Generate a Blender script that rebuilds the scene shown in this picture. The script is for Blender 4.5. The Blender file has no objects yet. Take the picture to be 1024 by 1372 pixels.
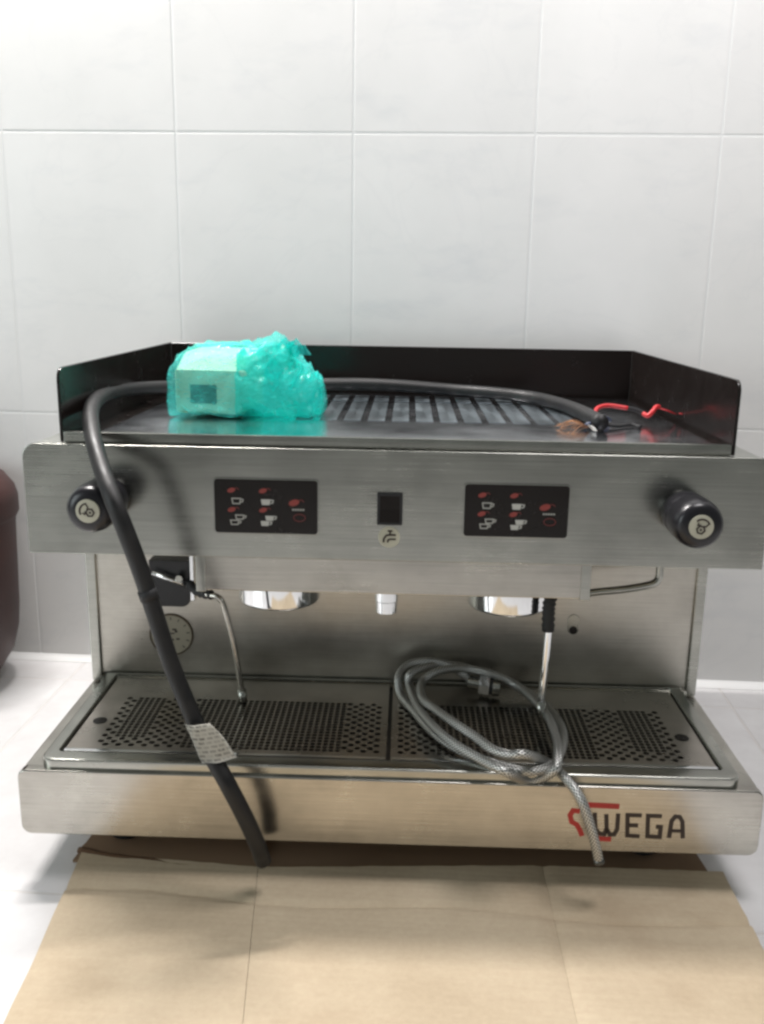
import bpy, bmesh, math, random
from mathutils import Vector, Matrix, noise
import numpy as np

random.seed(7)
R = math.radians
scene = bpy.context.scene
col = scene.collection

# ------------------------------------------------------------------ camera
CAM = Vector((0.0518, -1.3628, 0.5924)); PITCH, YAW, ROLL, FPX = R(13.688), R(-3.477), R(0.928), 1233.7
_f = Vector((math.sin(YAW)*math.cos(PITCH), math.cos(YAW)*math.cos(PITCH), -math.sin(PITCH)))
_r = Vector((math.cos(YAW), -math.sin(YAW), 0)); _u = _r.cross(_f)
_r, _u = _r*math.cos(ROLL)+_u*math.sin(ROLL), _u*math.cos(ROLL)-_r*math.sin(ROLL)
cd = bpy.data.cameras.new('camera'); cam = bpy.data.objects.new('camera', cd); col.objects.link(cam)
cam.matrix_world = Matrix(((_r.x, _u.x, -_f.x, CAM.x), (_r.y, _u.y, -_f.y, CAM.y), (_r.z, _u.z, -_f.z, CAM.z), (0, 0, 0, 1)))
cd.sensor_fit = 'VERTICAL'; cd.sensor_height = 24; cd.lens = FPX/1372*24; cd.clip_start = 0.01; cd.clip_end = 50
scene.camera = cam

# ------------------------------------------------------------------ light
w = bpy.data.worlds.new('World'); scene.world = w; w.use_nodes = True
bg = w.node_tree.nodes['Background']
bg.inputs['Color'].default_value = (0.82, 0.88, 0.85, 1); bg.inputs['Strength'].default_value = 0.22

def area(name, loc, target, sx, sy, power, color):
    l = bpy.data.lights.new(name, 'AREA'); l.shape = 'RECTANGLE'; l.size = sx; l.size_y = sy
    l.energy = power; l.color = color
    o = bpy.data.objects.new(name, l); col.objects.link(o); o.location = loc
    o.rotation_euler = (Vector(target)-Vector(loc)).to_track_quat('-Z', 'Y').to_euler()
    return o
area('tube_lamp', (-0.50, -0.055, 1.60), (-0.35, -0.60, 0), 0.60, 0.04, 37.0, (1.0, 0.965, 0.94))
area('overhead_fill', (0.45, -0.62, 1.75), (0.3, -0.1, 0.5), 0.5, 0.5, 14.0, (1.0, 0.97, 0.98))  # added fill from above to lift the wall and right floor, no fixture
area('left_fill', (-1.7, -1.55, 0.75), (-0.2, -0.45, 0.3), 0.9, 0.9, 11.0, (0.88, 0.98, 1.0))  # added fill at front left, brightens the reflection in the left steel panel

vs = scene.view_settings
scene.display_settings.display_device = 'sRGB'
vs.view_transform = 'Standard'; vs.look = 'None'; vs.exposure = 0.0; vs.gamma = 1.0
scene.cycles.max_bounces = 10; scene.cycles.transparent_max_bounces = 16
scene.cycles.filter_width = 2.7

# ------------------------------------------------------------------ machine frame and pixel rays (points are placed on real surfaces)
MYAW = R(2.009); MO = Vector((0.0116, -0.5472, 0))
MM = Matrix.Translation(MO) @ Matrix.Rotation(MYAW, 4, 'Z')
MI = MM.inverted()
def L(p): return MM @ Vector(p)
def _ray(x, y):
    d = _f + _r*((x-512)/FPX) - _u*((y-686)/FPX)
    return CAM, d
def at_v(x, y, v):
    o, d = _ray(x, y); o = MI @ o; d = MI.to_3x3() @ d
    return o + d*((v-o.y)/d.y)
def at_z(x, y, z):
    o, d = _ray(x, y); o = MI @ o; d = MI.to_3x3() @ d
    return o + d*((z-o.z)/d.z)
def wz(x, y, z=0.0):
    o, d = _ray(x, y); return o + d*((z-o.z)/d.z)

# ------------------------------------------------------------------ object helpers
def tag(o, label=None, cat=None, group=None, kind=None):
    if label: o['label'] = label
    if cat: o['category'] = cat
    if group: o['group'] = group
    if kind: o['kind'] = kind
    return o
def empty(name, mat=None, loc=None):
    o = bpy.data.objects.new(name, None); col.objects.link(o); o.empty_display_size = 0.05
    if mat is not None: o.matrix_world = mat
    if loc is not None: o.location = loc
    return o
def obj(name, bm, m, parent=None, smooth=False, world=None, normals=True):
    if normals: bmesh.ops.recalc_face_normals(bm, faces=bm.faces[:])
    me = bpy.data.meshes.new(name); bm.to_mesh(me); bm.free()
    me.materials.append(m)
    if smooth:
        me.polygons.foreach_set('use_smooth', [True]*len(me.polygons))
        if smooth is not True: me.set_sharp_from_angle(angle=R(smooth))
    o = bpy.data.objects.new(name, me); col.objects.link(o)
    if smooth and smooth is not True:
        wn = o.modifiers.new('weighted_normals', 'WEIGHTED_NORMAL'); wn.keep_sharp = True; wn.weight = 100
    if parent is not None: o.parent = parent
    if world is not None: o.matrix_world = world
    return o
def box(x0, x1, y0, y1, z0, z1, bev=0.0, seg=2, bm=None):
    b = bmesh.new()
    r = bmesh.ops.create_cube(b, size=1)
    for v in b.verts:
        v.co = Vector(((x0+x1)/2+v.co.x*(x1-x0), (y0+y1)/2+v.co.y*(y1-y0), (z0+z1)/2+v.co.z*(z1-z0)))
    if bev: bmesh.ops.bevel(b, geom=b.edges[:], offset=bev, segments=seg, profile=0.5, affect='EDGES', clamp_overlap=True)
    if bm is None: return b
    return join(bm, b)
def join(bm, b):
    me = bpy.data.meshes.new('tmp'); b.to_mesh(me); b.free(); bm.from_mesh(me); bpy.data.meshes.remove(me); return bm
def rrect(x0, x1, z0, z1, rs, n=5):
    """outline of a rounded rectangle, rs = radii (bl, br, tr, tl)"""
    pts = []
    for (cx, cz, sx, sz, a0, r) in ((x0, z0, 1, 1, 180, rs[0]), (x1, z0, -1, 1, 270, rs[1]), (x1, z1, -1, -1, 0, rs[2]), (x0, z1, 1, -1, 90, rs[3])):
        if r <= 0: pts.append((cx, cz)); continue
        for k in range(n+1):
            a = R(a0+90*k/n); pts.append((cx+sx*r+r*math.cos(a), cz+sz*r+r*math.sin(a)))
    return pts
def prism(pts, y0, y1, axis='y', bev=0.0, seg=2):
    """extrude a 2-D outline; axis y: pts are (x,z); axis z: pts are (x,y); axis x: pts are (y,z)"""
    b = bmesh.new()
    def P(p, t): return {'y': (p[0], t, p[1]), 'z': (p[0], p[1], t), 'x': (t, p[0], p[1])}[axis]
    a = [b.verts.new(P(p, y0)) for p in pts]; c = [b.verts.new(P(p, y1)) for p in pts]
    b.faces.new(a); b.faces.new(c[::-1]); n = len(pts)
    for i in range(n): b.faces.new((a[i], c[i], c[(i+1) % n], a[(i+1) % n]))
    bmesh.ops.recalc_face_normals(b, faces=b.faces[:])
    if bev:
        caps = [f for f in b.faces if len(f.verts) == n]
        ed = set(e for f in caps for e in f.edges)
        bmesh.ops.bevel(b, geom=list(ed), offset=bev, segments=seg, profile=0.5, affect='EDGES', clamp_overlap=True)
    return b
def circ(cx, cz, r, n=24, rz=None):
    rz = rz or r
    return [(cx+r*math.cos(2*math.pi*k/n), cz+rz*math.sin(2*math.pi*k/n)) for k in range(n)]
def spline(pts, n=8):
    P = [Vector(p) for p in pts]; P = [P[0]*2-P[1]]+P+[P[-1]*2-P[-2]]
    out = []
    for i in range(1, len(P)-2):
        for k in range(n):
            t = k/n; a, b, c, d = P[i-1:i+3]
            out.append(0.5*((2*b)+(c-a)*t+(2*a-5*b+4*c-d)*t*t+(3*b-a-3*c+d)*t**3))
    out.append(P[-2]); return out
def sweep(path, rad, n=12, cap=True, bm=None, uvs=False):
    """tube along path; rad a number or function of (arc length, fraction)"""
    b = bm or bmesh.new()
    uvl = b.loops.layers.uv.verify() if uvs else None
    s = [0.0]
    for i in range(1, len(path)): s.append(s[-1]+(path[i]-path[i-1]).length)
    t = (path[1]-path[0]).normalized(); nrm = t.orthogonal().normalized(); rings = []
    for i, p in enumerate(path):
        t2 = (path[min(i+1, len(path)-1)]-path[max(i-1, 0)]).normalized()
        q = t.rotation_difference(t2); nrm = (q @ nrm); nrm = (nrm - t2*nrm.dot(t2)).normalized(); t = t2
        bi = t.cross(nrm); r = rad(s[i], s[i]/s[-1]) if callable(rad) else rad
        rings.append([b.verts.new(p+nrm*(r*math.cos(2*math.pi*k/n))+bi*(r*math.sin(2*math.pi*k/n))) for k in range(n)])
    for i in range(len(rings)-1):
        for k in range(n):
            f = b.faces.new((rings[i][k], rings[i][(k+1) % n], rings[i+1][(k+1) % n], rings[i+1][k]))
            if uvs:
                for lp, (uu, vv) in zip(f.loops, ((k/n, s[i]), ((k+1)/n, s[i]), ((k+1)/n, s[i+1]), (k/n, s[i+1]))): lp[uvl].uv = (uu, vv)
    if cap: b.faces.new(rings[0][::-1]); b.faces.new(rings[-1])
    return b
def lathe(prof, n=32, axis='z', c=(0, 0, 0)):
    """prof: list of (radius, height)"""
    b = bmesh.new(); rings = []
    def P(r, h, a):
        x, y = r*math.cos(a), r*math.sin(a)
        return Vector(c)+(Vector((x, y, h)) if axis == 'z' else Vector((x, h, y)))
    for r, h in prof:
        if r < 1e-6: rings.append([b.verts.new(P(0, h, 0))])
        else: rings.append([b.verts.new(P(r, h, 2*math.pi*k/n)) for k in range(n)])
    for A, B in zip(rings, rings[1:]):
        for k in range(n):
            k2 = (k+1) % n
            vsx = [A[k % len(A)], A[k2 % len(A)], B[k2 % len(B)], B[k % len(B)]]
            u = []
            for v in vsx:
                if v not in u: u.append(v)
            if len(u) > 2: b.faces.new(u)
    return b
def ribbon(b, pts, wd, y, th=0.0004):
    """flat stroke in the x-z plane with mitred joints, standing proud of y by th"""
    P = [Vector((p[0], p[1])) for p in pts]; closed = (P[0]-P[-1]).length < 1e-7
    if closed: P = P[:-1]
    n = len(P); Ls, Rs = [], []
    for i in range(n):
        a = P[i]-P[i-1] if (i > 0 or closed) else P[i+1]-P[i]
        c = P[(i+1) % n]-P[i] if (i < n-1 or closed) else a
        a = a.normalized(); c = c.normalized(); m = (a+c)
        m = m.normalized() if m.length > 1e-6 else a
        k = 1/max(0.5, m.dot(a)); nn = Vector((-m.y, m.x))*(wd/2*k)
        Ls.append(P[i]+nn); Rs.append(P[i]-nn)
    def mk(q): return (b.verts.new((q.x, y-th, q.y)), b.verts.new((q.x, y, q.y)))
    A = [mk(q) for q in Ls]; B = [mk(q) for q in Rs]
    for i in range(n if closed else n-1):
        j = (i+1) % n
        b.faces.new((A[i][0], B[i][0], B[j][0], A[j][0])); b.faces.new((A[i][1], A[i][0], A[j][0], A[j][1])); b.faces.new((B[i][0], B[i][1], B[j][1], B[j][0]))
    if not closed:
        for i in (0, n-1): b.faces.new((A[i][0], A[i][1], B[i][1], B[i][0]))
    return b
def poly(b, pts, y, th=0.0004):
    a = [b.verts.new((p[0], y-th, p[1])) for p in pts]; c = [b.verts.new((p[0], y, p[1])) for p in pts]; n = len(pts)
    b.faces.new(a)
    for i in range(n): b.faces.new((a[i], c[i], c[(i+1) % n], a[(i+1) % n]))
    return b

# ------------------------------------------------------------------ materials
def mat(name, base=(.5, .5, .5), rough=.5, metal=0.0, spec=0.5, build=None):
    m = bpy.data.materials.new(name); m.use_nodes = True; nt = m.node_tree
    p = nt.nodes['Principled BSDF']; p.inputs['Base Color'].default_value = (*base, 1)
    p.inputs['Roughness'].default_value = rough; p.inputs['Metallic'].default_value = metal
    p.inputs['Specular IOR Level'].default_value = spec
    if build: build(nt, p)
    return m
def N(nt, t, **kw):
    n = nt.nodes.new(t)
    for k, v in kw.items():
        if k in n.inputs: n.inputs[k].default_value = v
        else: setattr(n, k, v)
    return n
def coords(nt, scale=(1, 1, 1), kind='Object', rot=(0, 0, 0)):
    tc = N(nt, 'ShaderNodeTexCoord'); mp = N(nt, 'ShaderNodeMapping')
    mp.inputs['Scale'].default_value = scale; mp.inputs['Rotation'].default_value = rot
    nt.links.new(tc.outputs[kind], mp.inputs['Vector']); return mp.outputs['Vector']
def noise_n(nt, vec, scale, detail=4, rough=.55):
    n = N(nt, 'ShaderNodeTexNoise'); n.inputs['Scale'].default_value = scale; n.inputs['Detail'].default_value = detail
    n.inputs['Roughness'].default_value = rough; nt.links.new(vec, n.inputs['Vector']); return n.outputs['Fac']
def ramp(nt, fac, stops):
    r = N(nt, 'ShaderNodeValToRGB'); e = r.color_ramp.elements
    while len(e) < len(stops): e.new(0.5)
    for el, (pos, c) in zip(e, stops):
        el.position = pos; el.color = (*c, 1) if isinstance(c, (tuple, list)) else (c, c, c, 1)
    nt.links.new(fac, r.inputs['Fac']); return r.outputs['Color']
def mixc(nt, fac, a, b, mode='MIX'):
    m = N(nt, 'ShaderNodeMix', data_type='RGBA', blend_type=mode)
    for s, v in ((0, fac), (6, a), (7, b)):
        if isinstance(v, (int, float)): m.inputs[s].default_value = v
        elif isinstance(v, (tuple, list)): m.inputs[s].default_value = (*v, 1)
        else: nt.links.new(v, m.inputs[s])
    return m.outputs[2]
def bump(nt, h, p, strength=.2, dist=.001):
    b = N(nt, 'ShaderNodeBump'); b.inputs['Strength'].default_value = strength; b.inputs['Distance'].default_value = dist
    nt.links.new(h, b.inputs['Height']); nt.links.new(b.outputs['Normal'], p.inputs['Normal']); return b

def steel_build(c1, c2, r0, r1, st=.06, brush=(9, 9, 1000)):
    def f(nt, p):
        br = noise_n(nt, coords(nt, brush), 1.0, 3, .6)
        sm = noise_n(nt, coords(nt, (1, 1, 1)), 9.0, 6, .65)
        sm2 = noise_n(nt, coords(nt, (1, 1, 1.6)), 9.0, 5, .6)
        s = ramp(nt, sm, [(.35, c1), (.68, c2)])
        s = mixc(nt, ramp(nt, sm2, [(.50, 0.0), (.72, .42)]), s, tuple(x*.55 for x in c1))
        s = mixc(nt, .22, s, ramp(nt, br, [(.3, .25), (.7, .9)]), 'OVERLAY')
        nt.links.new(s, p.inputs['Base Color'])
        rr = N(nt, 'ShaderNodeMapRange'); rr.inputs['From Min'].default_value = .3; rr.inputs['From Max'].default_value = .7
        rr.inputs['To Min'].default_value = r0-.04; rr.inputs['To Max'].default_value = r1-.04
        nt.links.new(sm, rr.inputs['Value']); nt.links.new(rr.outputs['Result'], p.inputs['Roughness'])
        ra = N(nt, 'ShaderNodeMath', operation='MULTIPLY_ADD'); ra.inputs[1].default_value = .10; nt.links.new(br, ra.inputs[0])
        nt.links.new(rr.outputs['Result'], ra.inputs[2]); nt.links.new(ra.outputs[0], p.inputs['Roughness'])
        p.inputs['Anisotropic'].default_value = .35
    return f
STEEL = mat('brushed_steel', rough=.3, metal=1, build=steel_build((.36, .36, .33), (.46, .46, .42), .19, .28))
STEEL2 = mat('worn_steel', rough=.3, metal=1, build=steel_build((.40, .38, .345), (.54, .52, .47), .17, .30))
TRAYM = mat('polished_tray_steel', rough=.15, metal=1, build=steel_build((.58, .60, .64), (.68, .70, .74), .10, .2, .03))
GRIDM = mat('grid_steel', rough=.3, metal=1, build=steel_build((.40, .37, .33), (.52, .48, .43), .22, .36, .06))
CHROME = mat('chrome', (.82, .83, .84), .08, 1)
RIBM = mat('rib_steel', rough=.4, metal=1, build=steel_build((.16, .19, .21), (.23, .26, .28), .30, .45, .05))
def blk(nt, p):
    n = noise_n(nt, coords(nt), 22, 6, .7)
    nt.links.new(ramp(nt, n, [(.4, .16), (.75, .34)]), p.inputs['Roughness'])
BLACKG = mat('black_gloss', (.012, .009, .008), .12, 0, .35, blk)
BLACKP = mat('black_plastic', (.013, .013, .015), .35, 0, .5)
KNOBM = mat('knob_plastic', (.009, .008, .011), .30, 0, .5)
RUBBER = mat('rubber', (.02, .02, .021), .6, 0, .4)
DARK = mat('dark_pan', (.035, .03, .026), .35, .6)
def cable_b(nt, p):
    n = noise_n(nt, coords(nt), 60, 5, .7)
    nt.links.new(ramp(nt, n, [(.35, (.005, .005, .006)), (.7, (.014, .013, .0125))]), p.inputs['Base Color'])
    nt.links.new(ramp(nt, n, [(.3, .42), (.7, .6)]), p.inputs['Roughness'])
    bump(nt, n, p, .15, .0006)
CABLE = mat('cable_sheath', (.03, .03, .033), .4, 0, .5, cable_b)
RED = mat('red_print', (.50, .035, .03), .45)
DRED = mat('dim_red_print', (.13, .015, .013), .45)
WHITEP = mat('white_print', (.50, .50, .47), .45)
GREYP = mat('grey_print', (.25, .25, .25), .45)
BROWNP = mat('dark_print', (.035, .022, .018), .45)
CREAM = mat('cream_badge', (.52, .50, .40), .35)
REDW = mat('red_wire', (.62, .03, .035), .35)
BLUEW = mat('blue_wire', (.05, .07, .13), .4)
COPPER = mat('copper', (.42, .22, .12), .4, 1)
TIN = mat('tinned_strand', (.7, .7, .68), .3, 1)

def tile_b(nt, p):
    oi = N(nt, 'ShaderNodeObjectInfo')
    tc = N(nt, 'ShaderNodeTexCoord'); ad = N(nt, 'ShaderNodeVectorMath', operation='ADD')
    ml = N(nt, 'ShaderNodeVectorMath', operation='SCALE'); ml.inputs['Scale'].default_value = 1.0
    nt.links.new(oi.outputs['Location'], ml.inputs[0]); nt.links.new(tc.outputs['Object'], ad.inputs[0]); nt.links.new(ml.outputs[0], ad.inputs[1])
    n1 = noise_n(nt, ad.outputs[0], 5, 8, .62)
    wv = N(nt, 'ShaderNodeTexNoise'); wv.inputs['Scale'].default_value = 4; wv.inputs['Detail'].default_value = 7; wv.inputs['Distortion'].default_value = 1.6
    nt.links.new(ad.outputs[0], wv.inputs['Vector'])
    vein = ramp(nt, wv.outputs['Fac'], [(.0, 0.0), (.485, 0.0), (.5, .05), (.515, 0.0)])
    base = ramp(nt, n1, [(.35, (.79, .785, .77)), (.65, (.84, .83, .815))])
    c = mixc(nt, vein, base, (.50, .52, .55))
    mp = N(nt, 'ShaderNodeMapping'); mp.inputs['Rotation'].default_value = (0, R(58), 0); mp.inputs['Scale'].default_value = (4.2, 4, 11); nt.links.new(ad.outputs[0], mp.inputs['Vector'])
    sm = noise_n(nt, mp.outputs[0], 1.6, 5, .6)
    c = mixc(nt, ramp(nt, sm, [(.54, 0.0), (.76, .22)]), c, (.50, .53, .57))
    hue = N(nt, 'ShaderNodeMapRange'); hue.inputs['To Min'].default_value = .98; hue.inputs['To Max'].default_value = 1.01
    nt.links.new(oi.outputs['Random'], hue.inputs['Value'])
    v = N(nt, 'ShaderNodeHueSaturation'); nt.links.new(hue.outputs[0], v.inputs['Value']); nt.links.new(c, v.inputs['Color'])
    nt.links.new(v.outputs[0], p.inputs['Base Color'])
    bump(nt, n1, p, .05, .001)
TILE = mat('wall_tile_glaze', (.75, .76, .76), .28, 0, .4, tile_b)
GROUT = mat('grout', (.80, .80, .79), .7)
def fl_b(nt, p):
    n1 = noise_n(nt, coords(nt), 14, 7, .65)
    nt.links.new(ramp(nt, n1, [(.3, (.70, .68, .68)), (.7, (.80, .79, .79))]), p.inputs['Base Color'])
    bump(nt, n1, p, .06, .001)
FTILE = mat('floor_tile_glaze', (.76, .75, .75), .22, 0, .45, fl_b)
FGROUT = mat('floor_grout', (.66, .63, .61), .8)
WHITEC = mat('white_caulk', (.85, .85, .84), .4)
def card_b(nt, p):
    n1 = noise_n(nt, coords(nt), 7, 6, .6); n2 = noise_n(nt, coords(nt), 160, 3, .7); n3 = noise_n(nt, coords(nt, (2, 60, 2)), 1.5, 5, .7)
    c = ramp(nt, n1, [(.3, (.52, .415, .29)), (.7, (.63, .515, .37))])
    c = mixc(nt, .12, c, ramp(nt, n2, [(.3, .3), (.7, .75)]), 'OVERLAY')
    c = mixc(nt, .04, c, ramp(nt, n3, [(.35, .3), (.65, .75)]), 'OVERLAY')
    nt.links.new(c, p.inputs['Base Color']); wv = N(nt, 'ShaderNodeTexWave', bands_direction='Y'); wv.inputs['Scale'].default_value = 40; wv.inputs['Distortion'].default_value = .6; wv.inputs['Detail'].default_value = 2
    nt.links.new(coords(nt), wv.inputs['Vector']); ad = N(nt, 'ShaderNodeMath', operation='MULTIPLY_ADD'); ad.inputs[1].default_value = .6; nt.links.new(wv.outputs['Fac'], ad.inputs[0]); nt.links.new(n1, ad.inputs[2])
    st_ = noise_n(nt, coords(nt), 4.5, 5, .62)
    c = mixc(nt, ramp(nt, st_, [(.55, 0.0), (.68, .30)]), c, (.36, .25, .16)); nt.links.new(c, p.inputs['Base Color'])
    bump(nt, ad.outputs[0], p, .25, .0008)
CARD = mat('cardboard', (.5, .38, .24), .85, 0, .2, card_b)
CARD_SHADE = mat('cardboard_painted_shade', (.27, .18, .115), .85, 0, .2)  # cardboard brown darkened to paint in the shade beneath the machine
CARDE = mat('cardboard_edge', (.13, .075, .045), .9, 0, .2)
def mar_b(nt, p):
    n1 = noise_n(nt, coords(nt), 12, 5, .6)
    nt.links.new(ramp(nt, n1, [(.3, (.026, .008, .007)), (.7, (.046, .012, .010))]), p.inputs['Base Color'])
MAROON = mat('maroon_plastic', (.09, .015, .015), .5, 0, .5, mar_b)

# ------------------------------------------------------------------ setting: floor and wall
FX0, FY0, FT = 0.4955, -0.0822, 0.5
b = bmesh.new(); v = [b.verts.new(q) for q in ((-3, -3.2, -.0006), (3, -3.2, -.0006), (3, .0, -.0006), (-3, .0, -.0006))]; b.faces.new(v)
floor = tag(obj('floor', b, FGROUT), kind='structure')
tile_mesh = None
def tile_mesh_make(name, a, c, axis, m, th=.006, gap=.0022, bev=.0016):
    if axis == 'z': bm_ = box(gap/2, a-gap/2, gap/2, c-gap/2, -th, 0, bev, 2)
    else: bm_ = box(gap/2, a-gap/2, -th, 0, gap/2, c-gap/2, bev, 3)
    me = bpy.data.meshes.new(name); bm_.to_mesh(me); bm_.free(); me.materials.append(m)
    return me
fm = tile_mesh_make('floor_tile', FT, FT, 'z', FTILE)
fm2 = tile_mesh_make('floor_tile', FT, -FY0-.004, 'z', FTILE)
for i in range(-5, 4):
    for j in range(-5, 1):
        o = bpy.data.objects.new('floor_tile', fm2 if j == 0 else fm); col.objects.link(o); o.parent = floor
        o.location = (FX0+i*FT, FY0+j*FT, 0)
TA, TB, TX = 0.25, 0.3995, -0.579
b = bmesh.new(); v = [b.verts.new(q) for q in ((-3, -.0053, -.02), (3, -.0053, -.02), (3, -.0053, 2.8), (-3, -.0053, 2.8))]; b.faces.new(v)
wall = tag(obj('wall', b, GROUT), kind='structure')
wm = tile_mesh_make('wall_tile', TA, TB, 'y', TILE, th=.0058, gap=.0032, bev=.0006)
for i in range(-8, 12):
    for j in range(0, 6):
        o = bpy.data.objects.new('wall_tile', wm); col.objects.link(o); o.parent = wall
        o.location = (TX+i*TA, 0, j*TB+.001)
        o.rotation_euler = (0, random.uniform(-.0006, .0006), 0)
b = prism([(-.0050, 0.0005), (-.0050, .010), (-.009, .006), (-.017, .0005)], -3, 3, 'x')
tag(obj('skirting_joint', b, WHITEC, wall), kind=None)

# ------------------------------------------------------------------ cardboard on the floor
cb = empty('flattened_carton', loc=(0, 0, 0))
tag(cb, 'flattened brown cardboard box with fold creases lying on white floor tiles under the machine', 'cardboard')
def sheet(name, X, jit, zf, th, m=CARD, nt_=16):
    """slab over a grid of floor points; X(s,t), Y(s,t) via bilinear corner list"""
    b = bmesh.new(); ns = 28; top, bot = {}, {}
    c00, c10, c11, c01 = [Vector((q[0], q[1])) for q in X]
    for i in range(ns+1):
        for j in range(nt_+1):
            s, t = i/ns, j/nt_
            p = (c00*(1-s)+c10*s)*(1-t)+(c01*(1-s)+c11*s)*t
            if j in (0, nt_): p.y += .0012*noise.noise(Vector((s*14, t*3, 1)))
            if i in (jit or ()): p.x += .0012*noise.noise(Vector((t*9, s*3, 4)))
            z = zf(p.x, p.y, s, t)
            top[i, j] = b.verts.new((p.x, p.y, z+th)); bot[i, j] = b.verts.new((p.x, p.y, z))
    for i in range(ns):
        for j in range(nt_):
            b.faces.new((top[i, j], top[i+1, j], top[i+1, j+1], top[i, j+1]))
            b.faces.new((bot[i, j], bot[i, j+1], bot[i+1, j+1], bot[i+1, j]))
    for i in range(ns):
        for j in (0, nt_): b.faces.new((top[i, j], top[i+1, j], bot[i+1, j], bot[i, j]))
    for j in range(nt_):
        for i in (0, ns): b.faces.new((top[i, j], top[i, j+1], bot[i, j+1], bot[i, j]))
    return obj(name, b, m, cb, smooth=35)
flat = lambda x, y, s, t: .0008
# lower layer under the machine
sheet('bottom_layer', [(-.318, -.532), (.352, -.535), (.30, -.10), (-.29, -.10)], None, flat, .003, CARD_SHADE)
pA, pB, pC, pD = wz(110, 1152), wz(346, 1172), wz(727, 1170), wz(968, 1178)
q0, q1, q2, q3 = wz(-10, 1420), wz(322, 1420), wz(782, 1420), wz(1094, 1420)
def xcr(y):   # x of the nearer vertical crease at depth y
    return .182 if False else pC.x+(q2.x-pC.x)*(y-pC.y)/(q2.y-pC.y)
def fz(x, y, s, t):
    c = math.exp(-((y-(-.583+.006*math.sin(x*20)))/.0035)**2)      # the cross crease is a shallow valley
    c2 = math.exp(-((y-(-.606+.003*math.sin(x*14+1)))/.003)**2)*(1 if x > .17 else 0)
    c3 = math.exp(-((x-xcr(y))/.004)**2) if abs(x-xcr(y)) < .02 else 0
    lip = .0014*max(0, (t-.975)/.025)
    return .0046-.0030*c-.0012*c2-.0016*c3+lip+.0005*noise.noise(Vector((x*9, y*9, 0)))
def fzl(x, y, s, t):
    return fz(x, y, s, t)+.011*max(0, t-.86)/.14*max(0, 1-s*1.25)
g = .0002
def ext(a, b_, k): return a+(b_-a)*k
sheet('front_flap', [ext(pA, q0, 2.2), ext(pB, q1, 2.2)-Vector((g, 0, 0)), pB-Vector((g, 0, 0)), pA], (0,), fz, .0032, CARD, 130)
sheet('front_flap', [ext(pB, q1, 2.2)+Vector((g, 0, 0)), ext(pC, q2, 2.2)-Vector((.0001, 0, 0)), pC-Vector((.0001, 0, 0)), pB+Vector((g, 0, 0))], None, fz, .0032, CARD, 130)
sheet('front_flap', [ext(pC, q2, 2.2)+Vector((.0001, 0, 0)), ext(pD, q3, 2.2), pD, pC+Vector((.0001, 0, 0))], (28,), fz, .0032, CARD, 130)
# the torn fluted edge that curls up on the left
e_ = [wz(x, y) for x, y in ((106, 1149), (150, 1157), (205, 1162), (240, 1168), (344, 1174))]
sheet('folded_flap', [e_[0], e_[-1], Vector((-.124, -.40, 0)), Vector((-.30, -.40, 0))], (0,), lambda x, y, s, t: .0041, .0042, CARD_SHADE)
pth = [Vector(q)+Vector((0, .001, .0084-.0026*k/4)) for k, q in enumerate(e_)]
obj('torn_edge', sweep(spline(pth, 6), lambda s, f: .0036*(1-f*.6)*(1+.10*math.sin(s*170)), 7), CARDE, cb, True)

# ------------------------------------------------------------------ maroon canister by the wall
mc = empty('maroon_canister', loc=(-.688, -.112, 0))
tag(mc, 'dark maroon round plastic canister with domed lid standing by the tiled wall at the left', 'canister')
obj('body', lathe([(0, .0), (.060, .0), (.068, .004), (.088, .022), (.106, .050), (.115, .085), (.118, .12), (.122, .245), (.123, .256), (0, .256)], 48), MAROON, mc, 40)
obj('lid', lathe([(0, .257), (.125, .257), (.128, .263), (.128, .285), (.124, .300), (.112, .317), (.082, .330), (.03, .336), (0, .336)], 48), MAROON, mc, 40)

# ------------------------------------------------------------------ the coffee machine
m = empty('espresso_machine', MM)
tag(m, 'two group stainless steel espresso machine with black gallery rail standing on cardboard', 'coffee machine')
W2, Z0, Z1 = .3681, .051, .1219
# base: front plate with rounded corners, side and top
obj('base_front', prism(rrect(-W2, W2, Z0, Z1, (.010, .010, .009, .009)), .0, .012, 'y', .0016, 3), STEEL2, m, 35)
b = box(-W2+.003, W2-.003, .012, .40, Z0+.004, Z1-.0015, .002, 2)
obj('base_body', b, STEEL2, m, 35)
for u in (-.285, .275):
    for v_ in (.075, .37):
        obj('foot', lathe([(0, .009), (.017, .009), (.020, .013), (.020, .042), (.014, .0545), (0, .0545)], 24, c=(u, v_, 0)), RUBBER, m, 40)
# drip tray: rim frame + dark pan + two perforated grids
def frame(x0, x1, y0, y1, wl, wf, wb, z0, z1, r, bev):
    outer = rrect(x0, x1, y0, y1, (r, r, .001, .001), 6); inner = rrect(x0+wl, x1-wl, y0+wf, y1-wb, (r*.35, r*.35, .001, .001), 6)
    b = bmesh.new(); n = len(outer)
    # profile rings: outer bottom, outer top (rounded), inner top, inner bottom
    rings = []
    def off(k, f):  # blend between outer and inner
        return [(o[0]+(i[0]-o[0])*f, o[1]+(i[1]-o[1])*f) for o, i in zip(outer, inner)]
    for f, z in ((0, z0), (0.0, z1-bev), (.04, z1-bev*.3), (.13, z1), (.86, z1), (.93, z1-.001), (1, z1-.004), (1, z0-.006)):
        rings.append([b.verts.new((p[0], p[1], z)) for p in off(0, f)])
    for A, B in zip(rings, rings[1:]):
        for k in range(n): b.faces.new((A[k], A[(k+1) % n], B[(k+1) % n], B[k]))
    return b
ZT = .1325
obj('drip_tray', frame(-.3465, .3465, .0045, .2150, .0145, .0185, .002, Z1-.0005, ZT, .012, .0035), STEEL, m, 40)
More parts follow.
